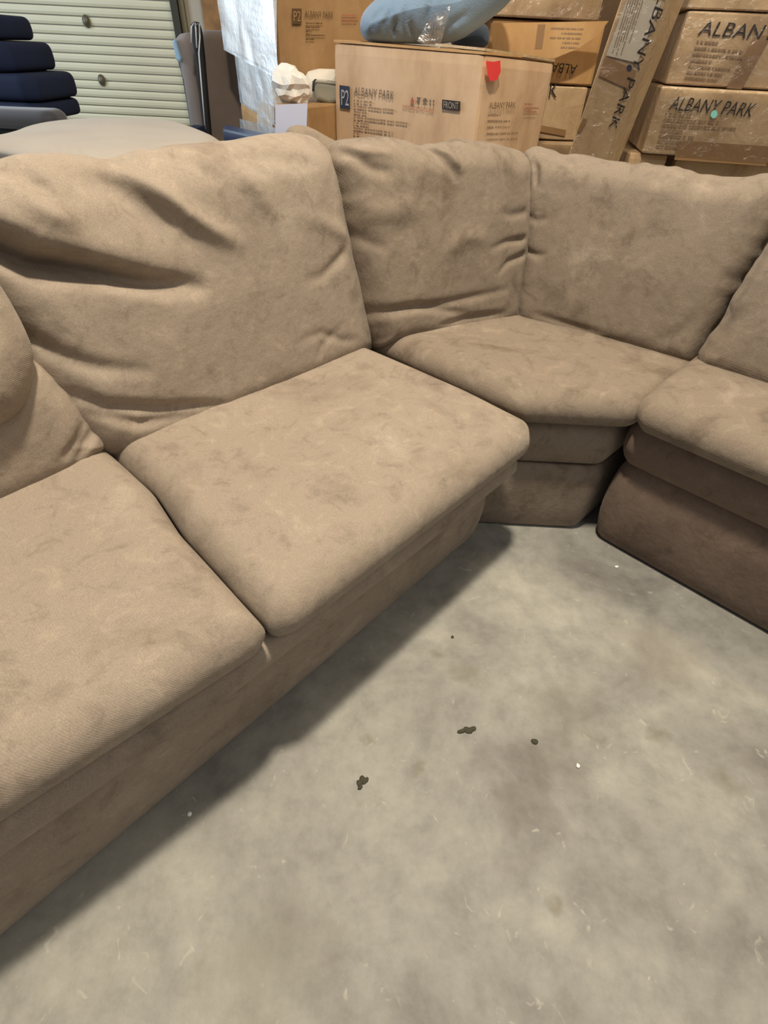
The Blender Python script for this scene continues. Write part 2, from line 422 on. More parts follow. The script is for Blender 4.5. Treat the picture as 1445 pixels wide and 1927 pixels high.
def disc(n=20):
    a = np.linspace(0, 2*math.pi, n, endpoint=False)
    return (np.stack([.5+.5*np.cos(a), .5+.5*np.sin(a)], 1), [tuple(range(n))])

# ================================================================== STRUCTURE
def slab(name, x0, x1, y0, y1, z0, z1, mat, parent=None):
    v = [(x, y, z) for z in (z0, z1) for y in (y0, y1) for x in (x0, x1)]
    f = [(0, 2, 3, 1), (4, 5, 7, 6), (0, 1, 5, 4), (2, 6, 7, 3), (0, 4, 6, 2), (1, 3, 7, 5)]
    return link(name, v, f, mat, parent, smooth=False)
fl = slab('floor', -6, 6, -4, 6, -.1, 0, CONC); fl['kind'] = 'structure'
YW = 5.6
w = slab('wall_back', -1.62, 6, YW, YW+.15, 0, 4.2, WALLM); w['kind'] = 'structure'
w = slab('wall_left', -6, -5.0, 4.2, YW+.15, 0, 4.2, WALLM); w['kind'] = 'structure'
w = slab('wall_right', 3.6, 3.75, -1, YW, 0, 4.2, WALLM); w['kind'] = 'structure'
dx1 = aty((341, 111), YW)[0]
door = bpy.data.objects.new('door_1', None); COL.objects.link(door); door.location = (-3.4, YW+.08, 0); door['kind'] = 'structure'
def slat_profile(x0, x1, z0, h, y):
    pts = [(y+.05, z0), (y+.007, z0+.003), (y, z0+h*.35), (y, z0+h*.7), (y+.006, z0+h-.003), (y+.05, z0+h)]
    v = [(x, a, b) for x in (x0, x1) for a, b in pts]; n = len(pts)
    f = [(i, i+1, n+i+1, n+i)[::-1] for i in range(n-1)]+[(0, n, 2*n-1, n-1)[::-1], tuple(range(n))[::-1], tuple(range(n, 2*n))]
    return v, [q[::-1] for q in f]
sl0 = None; SH = .056
for i in range(int(2.6/SH)):
    if sl0 is None:
        v, f = slat_profile(-5.0, dx1, 0, SH-.002, YW); sl0 = link('slat', v, f, DOORM, door, smooth=False); s = sl0
    else:
        s = sl0.copy(); COL.objects.link(s)
    s.location = (0, 0, i*SH)
for (px, py) in ((163, 40), (192, 151)):
    P = aty((px, py), YW)
    a = np.linspace(0, 2*math.pi, 14, endpoint=False)
    v = []
    for (r_, y_) in ((.036, 0), (.036, -.012), (.022, -.03)):
        v += [(P[0]+r_*.8*math.cos(t), YW+y_, P[2]+r_*1.1*math.sin(t)) for t in a]
    f = [(k*14+j, k*14+(j+1) % 14, (k+1)*14+(j+1) % 14, (k+1)*14+j) for k in range(2) for j in range(14)]+[tuple(range(28, 42))]
    link('bolt_cap', v, f, STEEL, door)
t1 = slab('trim_1', dx1+.0, dx1+.055, YW-.05, YW+.12, 0, 4.2, FRAMEM); t1['kind'] = 'structure'
t2 = slab('trim_2', dx1+.06, dx1+.10, YW-.03, YW+.12, 0, 4.2, simple('bronze_trim', srgb(120, 112, 84), .5)); t2['kind'] = 'structure'
t3 = slab('trim_3', dx1+.10, -1.62, YW, YW+.13, 0, 4.2, WALLM); t3['kind'] = 'structure'

# ================================================================== SOFA
def frame2(A, B):
    d = unit((B-A)*np.array([1, 1, 0])); n = np.array([d[1], -d[0], 0]); return d, n
# ---- left section: s along its front edge, o outwards from it
L0 = atz((0, 1772), 0); L1 = atz((895, 1012), 0)
Ld, Ln = frame2(L0, L1)
def Lp(s, o, z=0): return L0+Ld*s+Ln*o+Z*z
def rect(a0, a1, b0, b1, rx=.02): # rectangle outline with close corner points so Chaikin keeps it square
    e = rx
    return [(a0+e, b0), (a1-e, b0), (a1, b0+e), (a1, b1-e), (a1-e, b1), (a0+e, b1), (a0, b1-e), (a0, b0+e)]
def dense(poly, m=6):
    P = np.asarray(poly, float); Q = np.roll(P, -1, 0)
    return np.vstack([P*(1-t)+Q*t for t in np.linspace(0, 1, m, endpoint=False)]).reshape(m, len(P), 2).transpose(1, 0, 2).reshape(-1, 2)
secL = thing('sofa_section', 'long left section of the taupe suede sectional sofa with two wide seat cushions', 'sofa', Lp(.5, -.35))
OL = Lp(0, 0)
SM = -.26
pillow('base_panel', secL, SU, dense([(SM, -.78), (1.39, -.78), (1.40, -.05), (1.37, .012), (.9, .016), (.3, .018), (SM, .018)], 9), OL+Z*.155, Ld, Ln, Z, .15, .03, lump=(.003, 8), nring=40)
def rolldef(V):
    return V
pillow('front_roll', secL, SU, dense([(SM, -.6), (1.39, -.6), (1.405, .03), (1.375, .080), (.9, .084), (.45, .078), (.0, .046), (SM, .034)], 9), OL+Z*.322, Ld, Ln, Z, .038, .035, lump=(.004, 10), nring=46)
def seat_def(V):
    rel = V-OL; o = rel @ Ln; V = V.copy(); V[:, 2] -= .008*smooth(o, -.16, .10); return V
seamK = [(.585, -.75), (.60, -.5), (.60, -.35), (.575, -.2), (.565, 0), (.56, .08)]
outA = dense([(.60, .104), (1.36, .100), (1.405, .07), (1.40, -.30), (1.385, -.70), (.592, -.72), (.594, -.5), (.596, -.35), (.570, -.2), (.559, 0), (.558, .085)], 4)
outB = dense([(SM+.03, .022), (.12, .058), (.52, .092), (.552, .080), (.556, 0), (.566, -.2), (.592, -.35), (.592, -.5), (.588, -.70), (SM, -.70), (SM, .0)], 4)
pillow('seat_cushion', secL, SU, outA, OL+Z*.415, Ld, Ln, Z, .056, .055, lump=(.0035, 11), dome=.012, deform=seat_def, nang=260, nring=64, chk=1, centre=(.98, -.25),
       strokes=[([(.65, -.1), (1.3, -.12)], .09, -.004, 0), ([(.7, -.38), (1.2, -.36)], .12, .006, 0)])
pillow('seat_cushion', secL, SU, outB, OL+Z*.415, Ld, Ln, Z, .056, .055, lump=(.0035, 11), dome=.014, deform=seat_def, nang=260, nring=64, chk=1, centre=(.15, -.25),
       strokes=[([(0, -.38), (.5, -.36)], .12, .006, 0)])

TILT = math.radians(11)
def cushion_plane(A, B, off, tilt=TILT):
    """plane through the crease A-B pushed back by off and leaning back"""
    d = unit((B-A)*np.array([1, 1, 0])); n = np.array([d[1], -d[0], 0.])  # outward, to the camera side
    V = unit(Z*math.cos(tilt)-n*math.sin(tilt)); Nn = unit(np.cross(d, V)); Nn = Nn if Nn @ n > 0 else -Nn
    O = A-n*off
    return O, d, V, Nn
def mk(plane, T):
    O, U, V, N = plane
    def uv(p, front=0.0):
        X = atpl(p, O+N*front, N)-O; return np.array([X @ U, X @ V])
    return lambda pts, fr=0.0: np.array([uv(p, fr) for p in pts])

zs = .478
A = atz((230, 838), zs); B = atz((690, 652), zs)
plC1 = cushion_plane(A, B, .095)
u1 = mk(plC1, .1)
c1o = u1([(686, 668), (683, 612), (668, 535), (642, 445), (632, 385), (614, 315), (602, 276), (578, 256), (535, 248), (500, 252), (465, 258), (430, 264), (388, 268), (345, 270), (290, 278), (240, 288), (196, 300), (160, 295), (120, 288), (60, 286), (0, 298), (-70, 320), (-110, 380), (-90, 450), (-40, 540), (10, 610), (55, 700), (110, 790), (170, 850), (225, 866), (300, 838), (450, 772), (600, 710)])
S = lambda u, pts, *a: (u(pts, .085),)+a
st1 = [S(u1, [(-60, 430), (0, 464), (58, 494), (194, 516), (271, 532), (385, 540)], .020, .070, .0, 'start'),
       S(u1, [(-60, 430), (0, 464), (58, 494), (194, 516)], .040, .030, .0, 'start'),
       S(u1, [(-60, 400), (10, 425), (60, 450), (200, 478), (330, 500)], .045, -.024, 0, 'start'),
       S(u1, [(155, 300), (242, 322), (290, 358), (345, 404), (390, 432), (436, 455)], .022, -.016, 0, 'mid'),
       S(u1, [(120, 325), (205, 345), (270, 390), (330, 440)], .035, .016, 0, 'mid'),
       S(u1, [(0, 322), (39, 365), (92, 400), (140, 410)], .022, -.013, 0, 'mid'),
       S(u1, [(20, 310), (60, 345), (105, 378)], .022, .012, 0, 'mid'),
       S(u1, [(66, 640), (110, 668), (180, 690), (290, 698)], .016, .016, 0, 'start'),
       S(u1, [(130, 740), (195, 762), (290, 768), (412, 760)], .014, .013, 0, 'mid'),
       S(u1, [(165, 775), (260, 795), (360, 780)], .013, .010, 0, 'mid'),
       S(u1, [(300, 285), (360, 300), (400, 330)], .016, .008, 0, 'mid'),
       S(u1, [(420, 270), (450, 300), (500, 330)], .014, .008, 0, 'mid'),
       S(u1, [(350, 272), (430, 290), (520, 300), (580, 310)], .018, .007, 0, 'mid'),
       S(u1, [(430, 300), (470, 350), (500, 400)], .02, -.007, 0, 'mid'),
       S(u1, [(560, 640), (600, 625), (640, 640), (672, 640)], .012, .003, 0, 'mid'),
       S(u1, [(590, 680), (600, 650), (640, 610)], .012, .003, 0, 'mid'),
       S(u1, [(545, 400), (600, 420), (640, 440)], .02, -.006, 0, 'end'),
       S(u1, [(640, 480), (600, 520), (560, 530)], .015, .006, 0, 'start')]
pillow('back_cushion', secL, SU, c1o, *plC1, .088, .095, strokes=st1, lump=(.006, 9), dome=.02, nang=320, nring=90, chk=1, pucker=.0025, fine=.0008)

# neighbouring back cushion at the left edge: an upper bolster and a lower lumbar lobe
A2 = atz((0, 935), zs); B2 = atz((175, 858), zs)
pl0 = cushion_plane(A2, B2, .07); u0 = mk(pl0, .1)
c0o = u0([(196, 838), (188, 812), (160, 782), (132, 738), (100, 705), (60, 672), (0, 640), (-120, 640), (-260, 760), (-260, 960), (-200, 1040), (-60, 985), (60, 930), (150, 880)])
pillow('lumbar_roll', secL, SU, c0o, *pl0, .075, .08, lump=(.005, 9), dome=.015, nang=220, nring=50, chk=1, pucker=.0015,
       strokes=[S(u0, [(150, 870), (165, 840), (190, 815)], .012, .010, 0, 'mid'), S(u0, [(118, 868), (150, 830), (170, 800)], .012, .008, 0, 'mid')])
pl00 = cushion_plane(A2, B2, .005, math.radians(14)); u00 = mk(pl00, .1)
c00o = u00([(52, 740), (60, 700), (58, 655), (40, 610), (8, 552), (-40, 480), (-130, 440), (-260, 480), (-330, 640), (-260, 800), (-120, 850), (-20, 810), (35, 775)])
pillow('back_cushion', secL, SU, c00o, *pl00, .085, .09, lump=(.005, 9), dome=.01, nang=220, nring=50, chk=1)
# frame behind the cushions
hexa('back_frame', box3(Lp(SM, -.79), Lp(1.28, -.79), -Ln*.1, .05, .80), SUD, secL, dent=.002, bevel=.02)

# ---- wedge corner section
secW = thing('sofa_section', 'corner wedge section of the taupe suede sectional with two back cushions', 'sofa', (.45, 1.55, 0))
ZW = .50
P1 = atz((690, 650), ZW); P2_ = atz((970, 598), ZW); P3 = atz((1292, 682), ZW)
F2 = atz((1090, 993), 0)+0; F1 = atz((915, 990), 0)
yb = (F1[1]+F2[1])/2
def ext(P, d, t): return P+np.asarray(d)*t
Rd_tmp = None
R0 = atz((1095, 1005), 0); R1 = atz((1445, 1205), 0)
Rd, Rn = frame2(R0, R1)              # Rn points away from the camera or towards it
if Rn @ (-R0) < 0: Rn = -Rn
side_r = -Rn; side_l = -Ln
edgeL = Lp(1.372, 0)                  # plane of the left section's end
def wedge_outline(fy, xr, inset=0.0):
    """plan outline (world xy) of the wedge with its front edge at y=fy ending at x=xr on the right"""
    # left boundary: the line Lp(1.385, o); right boundary: the line through xr along -Rn
    def left(o): p = Lp(1.412+inset, o); return (p[0], p[1])
    # front-left corner: where the left boundary meets y=fy
    o = (fy-(L0+Ld*(1.412+inset))[1])/Ln[1]
    fl_ = left(o)
    bl = left(-.78)
    br = np.array([xr, fy])+side_r[:2]*.60
    apex = P2_[:2]+np.array([.03, .26])
    return [fl_, (xr-.02, fy), (xr, fy+.012), tuple(br), tuple(apex), bl]
xb = F2[0]
OW = np.zeros(3); XU = np.array([1, 0, 0.]); YV = np.array([0, 1., 0])
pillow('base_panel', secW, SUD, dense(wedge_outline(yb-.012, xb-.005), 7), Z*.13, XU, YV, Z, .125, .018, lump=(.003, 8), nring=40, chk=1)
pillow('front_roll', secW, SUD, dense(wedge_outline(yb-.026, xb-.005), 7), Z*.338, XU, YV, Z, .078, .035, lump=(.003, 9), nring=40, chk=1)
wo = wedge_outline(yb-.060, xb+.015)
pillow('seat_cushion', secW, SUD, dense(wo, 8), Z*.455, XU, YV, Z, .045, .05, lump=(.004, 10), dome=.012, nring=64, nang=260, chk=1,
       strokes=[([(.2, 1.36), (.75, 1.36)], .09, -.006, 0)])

def rightward(pl): return pl
plC2 = cushion_plane(P1, P2_, .085); u2 = mk(plC2, .1)
c2o = u2([(698, 655), (684, 612), (668, 545), (646, 450), (632, 385), (616, 330), (606, 292), (618, 266), (650, 262), (700, 256), (745, 260), (790, 274), (812, 271), (850, 262), (900, 266), (945, 273), (973, 286), (984, 306), (981, 345), (984, 400), (985, 440), (977, 500), (969, 560), (968, 596), (960, 612), (900, 622), (820, 632), (760, 640), (720, 652)])
st2 = [S(u2, [(800, 262), (832, 292), (848, 318), (858, 345)], .011, .014, 0, 'start'),
       S(u2, [(820, 262), (850, 290), (862, 318)], .010, -.012, 0, 'mid'),
       S(u2, [(620, 268), (660, 290), (700, 318), (740, 325)], .014, .015, 0, 'start'),
       S(u2, [(640, 262), (690, 280), (740, 285)], .014, -.010, 0, 'mid'),
       S(u2, [(640, 430), (680, 450), (730, 470)], .014, .010, 0, 'start'),
       S(u2, [(672, 610), (740, 585), (830, 570), (950, 545)], .012, .007, 0, 'mid'),
       S(u2, [(690, 590), (780, 575), (880, 590)], .012, .006, 0, 'mid'),
       S(u2, [(830, 610), (890, 596), (950, 590)], .012, .009, 0, 'mid'),
       S(u2, [(985, 480), (955, 492), (930, 520)], .010, .008, 0, 'start'),
       S(u2, [(985, 450), (950, 455), (915, 470)], .010, .007, 0, 'start'),
       S(u2, [(985, 400), (960, 405), (930, 400)], .012, .005, 0, 'start'),
       S(u2, [(840, 470), (870, 445), (910, 450)], .022, -.006, 0, 'mid'),
       S(u2, [(640, 380), (720, 400), (800, 390)], .03, -.006, 0, 'mid')]
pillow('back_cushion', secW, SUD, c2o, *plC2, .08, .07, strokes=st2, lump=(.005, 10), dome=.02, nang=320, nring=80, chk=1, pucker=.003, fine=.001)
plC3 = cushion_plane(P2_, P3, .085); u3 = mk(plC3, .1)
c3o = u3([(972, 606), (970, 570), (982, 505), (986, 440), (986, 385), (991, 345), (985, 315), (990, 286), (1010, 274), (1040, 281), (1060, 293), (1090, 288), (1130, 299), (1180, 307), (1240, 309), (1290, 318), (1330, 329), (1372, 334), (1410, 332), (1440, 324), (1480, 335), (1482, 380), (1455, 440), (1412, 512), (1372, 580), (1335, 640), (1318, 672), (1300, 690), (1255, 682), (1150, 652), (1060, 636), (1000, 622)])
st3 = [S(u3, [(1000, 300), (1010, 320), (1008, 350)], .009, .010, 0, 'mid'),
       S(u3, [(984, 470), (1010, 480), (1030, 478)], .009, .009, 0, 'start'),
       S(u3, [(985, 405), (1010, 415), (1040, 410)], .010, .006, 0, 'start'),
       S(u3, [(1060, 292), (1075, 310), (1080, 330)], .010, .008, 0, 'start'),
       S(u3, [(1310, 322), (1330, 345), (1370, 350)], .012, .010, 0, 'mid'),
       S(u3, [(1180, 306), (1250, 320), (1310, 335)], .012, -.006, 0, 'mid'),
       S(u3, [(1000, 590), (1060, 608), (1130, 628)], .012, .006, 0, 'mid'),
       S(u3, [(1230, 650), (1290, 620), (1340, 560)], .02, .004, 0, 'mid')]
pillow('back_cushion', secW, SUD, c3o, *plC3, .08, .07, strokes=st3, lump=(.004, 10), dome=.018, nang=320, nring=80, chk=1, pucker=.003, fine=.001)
# folded fabric corner showing above, behind the left section's cushion
plf = cushion_plane(P1, P2_, .30); uf = mk(plf, .1)
pillow('back_flap', secW, SUD, uf([(536, 262), (540, 240), (560, 234), (585, 240), (612, 256), (650, 275), (690, 300), (700, 360), (640, 400), (560, 360)]), *plf, .04, .05, lump=(.004, 14), nang=120, nring=30, chk=1)
a1 = P1+np.array([-.02, .34, 0]); a2 = P2_+np.array([.02, .29, 0]); a3 = P3+np.array([.2, .2, 0])
hexa('back_frame', box3(a1, a2, (-.02, .07), .05, .82), SUD, secW, dent=.002, bevel=.02)
hexa('back_frame', box3(a2+np.array([.01, 0, 0]), a3, (.03, .07), .05, .80), SUD, secW, dent=.002, bevel=.02)

# ---- right section
secR = thing('sofa_section', 'right section of the taupe suede sectional, cut off by the right edge of the photo', 'sofa', R0-Rn*.3+Rd*.4)
ORr = R0*1.0
XR = 1.25
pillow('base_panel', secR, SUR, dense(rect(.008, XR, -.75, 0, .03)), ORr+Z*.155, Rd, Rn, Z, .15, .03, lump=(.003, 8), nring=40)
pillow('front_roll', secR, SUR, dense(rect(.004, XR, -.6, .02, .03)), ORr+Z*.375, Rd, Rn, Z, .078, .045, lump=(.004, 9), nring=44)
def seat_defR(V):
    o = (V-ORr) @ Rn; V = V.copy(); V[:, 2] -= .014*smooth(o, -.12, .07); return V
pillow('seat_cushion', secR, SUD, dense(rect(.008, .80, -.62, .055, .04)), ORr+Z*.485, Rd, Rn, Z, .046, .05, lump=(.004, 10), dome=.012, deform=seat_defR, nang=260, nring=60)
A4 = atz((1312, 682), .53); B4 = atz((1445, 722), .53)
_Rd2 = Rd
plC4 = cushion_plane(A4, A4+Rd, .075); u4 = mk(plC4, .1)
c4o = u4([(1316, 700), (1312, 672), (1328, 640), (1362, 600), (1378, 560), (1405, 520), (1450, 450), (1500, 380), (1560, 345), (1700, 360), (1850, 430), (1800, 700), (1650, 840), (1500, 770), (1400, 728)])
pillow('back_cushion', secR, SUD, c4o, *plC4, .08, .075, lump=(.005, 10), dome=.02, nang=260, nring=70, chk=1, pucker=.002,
       strokes=[S(u4, [(1345, 612), (1365, 590), (1362, 570)], .010, .010, 0, 'mid'), S(u4, [(1370, 600), (1400, 560), (1450, 480)], .014, -.008, 0, 'mid')])
_bf = ORr-Rn*.80
hexa('back_frame', box3(_bf+Rd*.02, _bf+Rd*XR, -Rn*.08, .05, .80), SUD, secR, dent=.002, bevel=.02)

# ================================================================== FLOOR BITS
def flake(px, py, r, mat, label, cat, name, seed, el=1.0, ang=0.0):
    P = atz((px, py), 0); q = random.Random(seed); V = []; Fc = []
    nb_ = 1 if r < .0065 else 7
    for b_ in range(nb_):
        bm = bmesh.new(); bmesh.ops.create_icosphere(bm, subdivisions=2, radius=1)
        v = np.array([w_.co[:] for w_ in bm.verts]); f = [[w_.index+len(V) for w_ in g.verts] for g in bm.faces]; bm.free()
        k = 1 if nb_ == 1 else q.uniform(.28, .5); t = 0 if nb_ == 1 else (b_/(nb_-1)-.5)*1.5
        oy = 0 if nb_ == 1 else q.uniform(-.45, .45)
        v = v*(1+.28*wob(v, 2.6, seed+b_, .8))[:, None]; x = (v[:, 0]*k+t)*r*el; y = (v[:, 1]*k*q.uniform(.7, 1.2)+oy)*r; z = v[:, 2]*.0022+.002
        c_, s_ = math.cos(ang), math.sin(ang)
        V += [tuple(p) for p in np.stack([P[0]+x*c_-y*s_, P[1]+x*s_+y*c_, np.maximum(z, .0004)], 1)]; Fc += f
    o = link(name, V, Fc, mat); recenter(o); tag(o, label, cat); return o
flake(1160, 1067, .006, CHIPW, 'small white chip lying on the concrete beside the right sofa base', 'chip', 'white_chip', 1)
flake(1087, 1441, .004, CHIPW, 'tiny white chip on the open concrete below the damp streak', 'chip', 'white_chip', 2)
flake(878, 1376, .013, DIRT, 'dark smeared clump on the concrete, right of the two dark clumps', 'debris', 'dirt_clump', 3, 1.6, .2)
flake(680, 1473, .012, DIRT, 'dark crumpled clump on the concrete, left of the two dark clumps', 'debris', 'dirt_clump', 4, 1.1, .9)
flake(1006, 1396, .006, DIRT, 'small dark speck on the concrete right of the dark smeared clump', 'debris', 'dirt_speck', 5, 1.3, -.3)
flake(851, 1199, .0035, DIRT, 'tiny round dark speck on the concrete near the left sofa shadow', 'debris', 'dirt_speck', 6)
flake(357, 1532, .005, CHIPW, 'small pale chip in the shadow along the left sofa base', 'chip', 'white_chip', 7)

# ================================================================== BACKGROUND LEFT
# pale ottoman behind the left section
ot = thing('ottoman', 'pale beige upholstered ottoman standing behind the left sofa section', 'ottoman', (-1.1, 2.4, 0))
zo = .79
oo = [tuple(atz(p, .82)[:2]) for p in ((-60, 262), (0, 252), (40, 234), (110, 226), (200, 223), (310, 224), (370, 236), (432, 264), (400, 288), (260, 310), (150, 304), (60, 282), (0, 270))]
def odef(V): return V
pillow('top_cushion', ot, BEIGE, oo, Z*zo, XU, YV, Z, .032, .09, lump=(.004, 7), dome=.02, nang=200, nring=50, chk=2,
       strokes=[([atz((x, 262+abs(i-3)*3), .85)[:2], atz((x+22, 287), .85)[:2]], .012, .005, 0, 'mid') for i, x in enumerate((40, 62, 84, 106, 126, 148))])
oc = np.mean(oo, axis=0); ob = [tuple(oc+(np.array(p)-oc)*.985) for p in oo]
pillow('body', ot, BROWNF, ob, Z*.378, XU, YV, Z, .376, .03, lump=(.003, 7), nang=120, nring=24, chk=2)

# dark charcoal sofa with the navy cushion stack on it
ds = thing('dark_sofa', 'charcoal upholstered sofa arm with paler top edge, below the navy cushion stack', 'sofa', (-2.3, 3.8, 0))
YD = 3.45
d0 = aty((-200, 225), YD); d1 = aty((112, 228), YD)
hexa('body', box3((d0[0], YD+.05), (d1[0]-.02, YD+.05), (-.6, 1.1), 0.0, .74), DKGREY, ds, dent=.004, bevel=.03)
pillow('arm_rest', ds, simple('arm_pale_edge', srgb(50, 50, 56), .7, sheen=.5), dense(rect(d0[0]-.1, d1[0]+.02, YD-.10, YD+.10, .04)), Z*.785, XU, YV, Z, .045, .05, lump=(.003, 6), nang=120, nring=24)
nav = [(64, 28, 80), (106, 80, 142), (149, 142, 198), (158, 198, 236)]
labs = ['topmost navy cushion of the stack in front of the garage door', 'second navy cushion from the top of the stack by the garage door', 'third navy cushion from the top of the stack by the garage door', 'bottom thin navy cushion of the stack by the garage door']
YN = 3.95
zedge = [1.19, 1.055, .915, .795, .742]
# the stack is built from the sofa seat up; heights follow the photo's steps
for i, (xr, y0, y1) in enumerate(nav):
    zt = aty((xr-8, y0), YN-.32)[2]; zb = aty((xr-8, y1), YN-.32)[2]
    if i == 3: zb = .745
    if i > 0: zt = zprev-.002
    zprev = zb
    xR = aty((xr, (y0+y1)/2), YN+.20)[0]
    xL = d0[0]+.05*i
    o = pillow('seat_cushion', None, NAVY, dense(rect(xL, xR, YN-.32, YN+.24, .06)), Z*(zt+zb)/2, XU, YV, Z, max((zt-zb)/2-.001, .02), .05, sq=3.2, lump=(.002, 7), nang=140, nring=26)
    recenter(o); tag(o, labs[i], 'cushion', 'navy cushions stacked by the garage door')

# upright grey upholstered pads, on their ends
def quadpad(name, pts, Y, T, mat, parent, R=.03, **k):
    O = np.array([0, Y, 0.]); uv = [(aty(p, Y)[0], aty(p, Y)[2]) for p in pts]
    return pillow(name, parent, mat, dense(uv, 5), O, XU, Z, np.array([0, -1., 0]), T, R, lump=(.003, 8), nang=120, nring=24, chk=1, **k)
gp = thing('sofa_back_panel', 'narrow grey upholstered panel on end with a light blue patch, nearest the garage door', 'panel', (-1.15, 3.75, 0))
quadpad('panel', [(329, 78), (338, 64), (360, 60), (366, 90), (374, 150), (388, 245), (440, 540), (400, 545), (362, 245), (348, 160), (340, 120)], 3.85, .05, GREYF, gp)
quadpad('blue_patch', [(325, 76), (331, 73), (342, 110), (341, 118), (332, 112)], 3.79, .015, BLUET, gp, R=.008)
gp2 = thing('sofa_back_panel', 'wide brown-grey upholstered panel on end beside the white wrapped carton', 'panel', (-.95, 3.6, 0))
quadpad('panel', [(379, 62), (386, 56), (440, 58), (466, 62), (468, 150), (472, 240), (500, 560), (445, 560), (391, 245), (384, 150)], 3.74, .05, BROWNF, gp2)
quadpad('gap_strip', [(359, 46), (366, 40), (375, 42), (381, 60), (386, 110), (397, 246), (440, 540), (430, 545), (384, 250), (371, 130), (363, 80)], 3.66, .02, BLACK, gp2, R=.008)  # black strip filling the gap between the two upright panels
def ribbon(name, pts, Y, w, mat, parent):
    v = []; 
    for p in pts:
        P = aty(p, Y); v += [P+np.array([-w/2, 0, 0]), P+np.array([w/2, 0, 0]), P+np.array([w/2, w, 0]), P+np.array([-w/2, w, 0])]
    f = []
    for i in range(len(pts)-1):
        a, b = 4*i, 4*i+4
        f += [(a, b, b+1, a+1), (a+1, b+1, b+2, a+2), (a+2, b+2, b+3, a+3), (a+3, b+3, b, a)]
    f += [(0, 1, 2, 3), tuple(range(4*len(pts)-4, 4*len(pts)))[::-1]]
    return link(name, v, f, mat, parent)
ribbon('white_piping', [(360, 80), (360, 50), (366, 42), (368, 52), (370, 90)], 3.62, .006, WHITET, gp2)
ribbon('white_piping', [(368, 46), (374, 44), (376, 70), (374, 100), (378, 150), (386, 245)], 3.62, .006, WHITET, gp2)

# small navy box end poking up by the ottoman, a dark one behind it
P = aty((470, 240), 2.9)
nb = hexa('board', box3(aty((418, 240), 2.95), aty((512, 240), 2.65), (-.03, .16), .55, .835), simple('navy_laminate', srgb(36, 54, 88), .4), None, dent=.001, bevel=.004)
nb2 = hexa('stand_carton', box3(aty((418, 240), 2.97), aty((511, 240), 2.67), (-.03, .15), 0, .545), CARDD, None, dent=.002)
recenter(nb); tag(nb, 'flat navy panel lying on its side behind the left cushion, below the cartons', 'panel')
recenter(nb2); tag(nb2, 'brown carton under the flat navy panel behind the sofa', 'carton')
o = hexa('navy_block', box3(aty((340, 224), 3.42), aty((364, 232), 3.42), (0, .2), 0, .775), NAVY, None, dent=.001, bevel=.01)
recenter(o); tag(o, 'small dark navy block between the ottoman and the grey upright panel', 'block')
# brown timber upright against the wall
wx0 = aty((380, 20), 5.3)[0]; wx1 = aty((425, 20), 5.3)[0]
wp = hexa('wood_board', box3((wx0, 5.3), (wx1+.12, 5.3), (0, .2), 0, 2.4), WOOD, None, dent=.002, bevel=.003)
recenter(wp); tag(wp, 'brown wooden board standing upright against the back wall', 'board')

# ================================================================== CARTONS
def carton(label, corners, mat, n=10, dent=.003, group='cardboard cartons stacked behind the sofa', bevel=.006, k=0, tape=None):
    c = np.array(corners); base = c[:4].mean(0)
    t = thing('carton', label, 'carton', (base[0], base[1], c[:, 2].min()), group)
    b = hexa('box_body', corners, mat, t, n=n, dent=dent, bevel=bevel, k=k)
    t['_'] = 0; del t['_']
    return t
def face(corners, a, b, d):
    """plane of a side face through three corners, normal away from the box centre"""
    c = np.array(corners); n = unit(np.cross(c[b]-c[a], c[d]-c[a])); 
    if n @ (c[a]-c.mean(0)) < 0: n = -n
    return c[a], n
def strip(parent, corners, a, b, d, u0, u1, v0, v1, mat, name='tape_strip', off=.007):
    c = np.array(corners); P0, n = face(corners, a, b, d); E1 = c[b]-c[a]; E2 = c[d]-c[a]
    m = 8; v = []; 
    for i in range(m+1):
        for j in (0, 1):
            u = u0+(u1-u0)*(j if (u1-u0) < (v1-v0) else i/m); w_ = v0+(v1-v0)*(i/m if (u1-u0) < (v1-v0) else j)
            v.append(P0+E1*u+E2*w_+n*(off+.001*math.sin(i*2.1)))
    f = [(2*i, 2*i+1, 2*i+3, 2*i+2) for i in range(m)]
    return link(name, v, f, mat, parent)
def film(parent, corners, a, b, d, seed=0, off=.012, amp=.006, nx=34):
    """wrinkled clear wrap hugging a face"""
    c = np.array(corners); P0, n = face(corners, a, b, d); E1 = c[b]-c[a]; E2 = c[d]-c[a]
    g = np.linspace(0, 1, nx); V = np.array([P0+E1*u+E2*w_+n*off for w_ in g for u in g])
    V += n*(amp*.35*np.abs(wob(V, 26, seed)))[:, None]
    f = [(i*nx+j, i*nx+j+1, (i+1)*nx+j+1, (i+1)*nx+j) for i in range(nx-1) for j in range(nx-1)]
    return link('plastic_wrap', V, f, FILM2 if amp < .009 else FILM, parent)

# P2 carton in the middle
FLp = aty((630, 170), 3.0); FRp = aty((903, 170), 2.6); BRp = aty((1034, 170), 2.98)
FRp = np.array([FRp[0], 2.6, 0]); FLp = np.array([FLp[0], 3.0, 0]); BRp = np.array([BRp[0], 2.98, 0])
cP = box3(FLp, FRp, (BRp-FRp), 0, 1.145)
cP[4][2] = 1.15; cP[5][2] = 1.14; cP[6][2] = 1.12; cP[7][2] = 1.15
tP = carton('big tan carton with a P2 mark and red paper tag, blue cushion lying on top', cP, CARD, n=14, dent=.002)
Pf, Nf = face(cP, 0, 1, 4); Ps, Ns = face(cP, 1, 2, 5)
lp = decal('label_patch', tP, INKN, SQ, (642, 203), (661, 206), (641, 160), Pf, Nf, .009)
text(lp, 'P2', simple('grey_print_light', srgb(168, 166, 168), .7), (645, 197), (659, 199), (645, 168), Pf, Nf, .011)
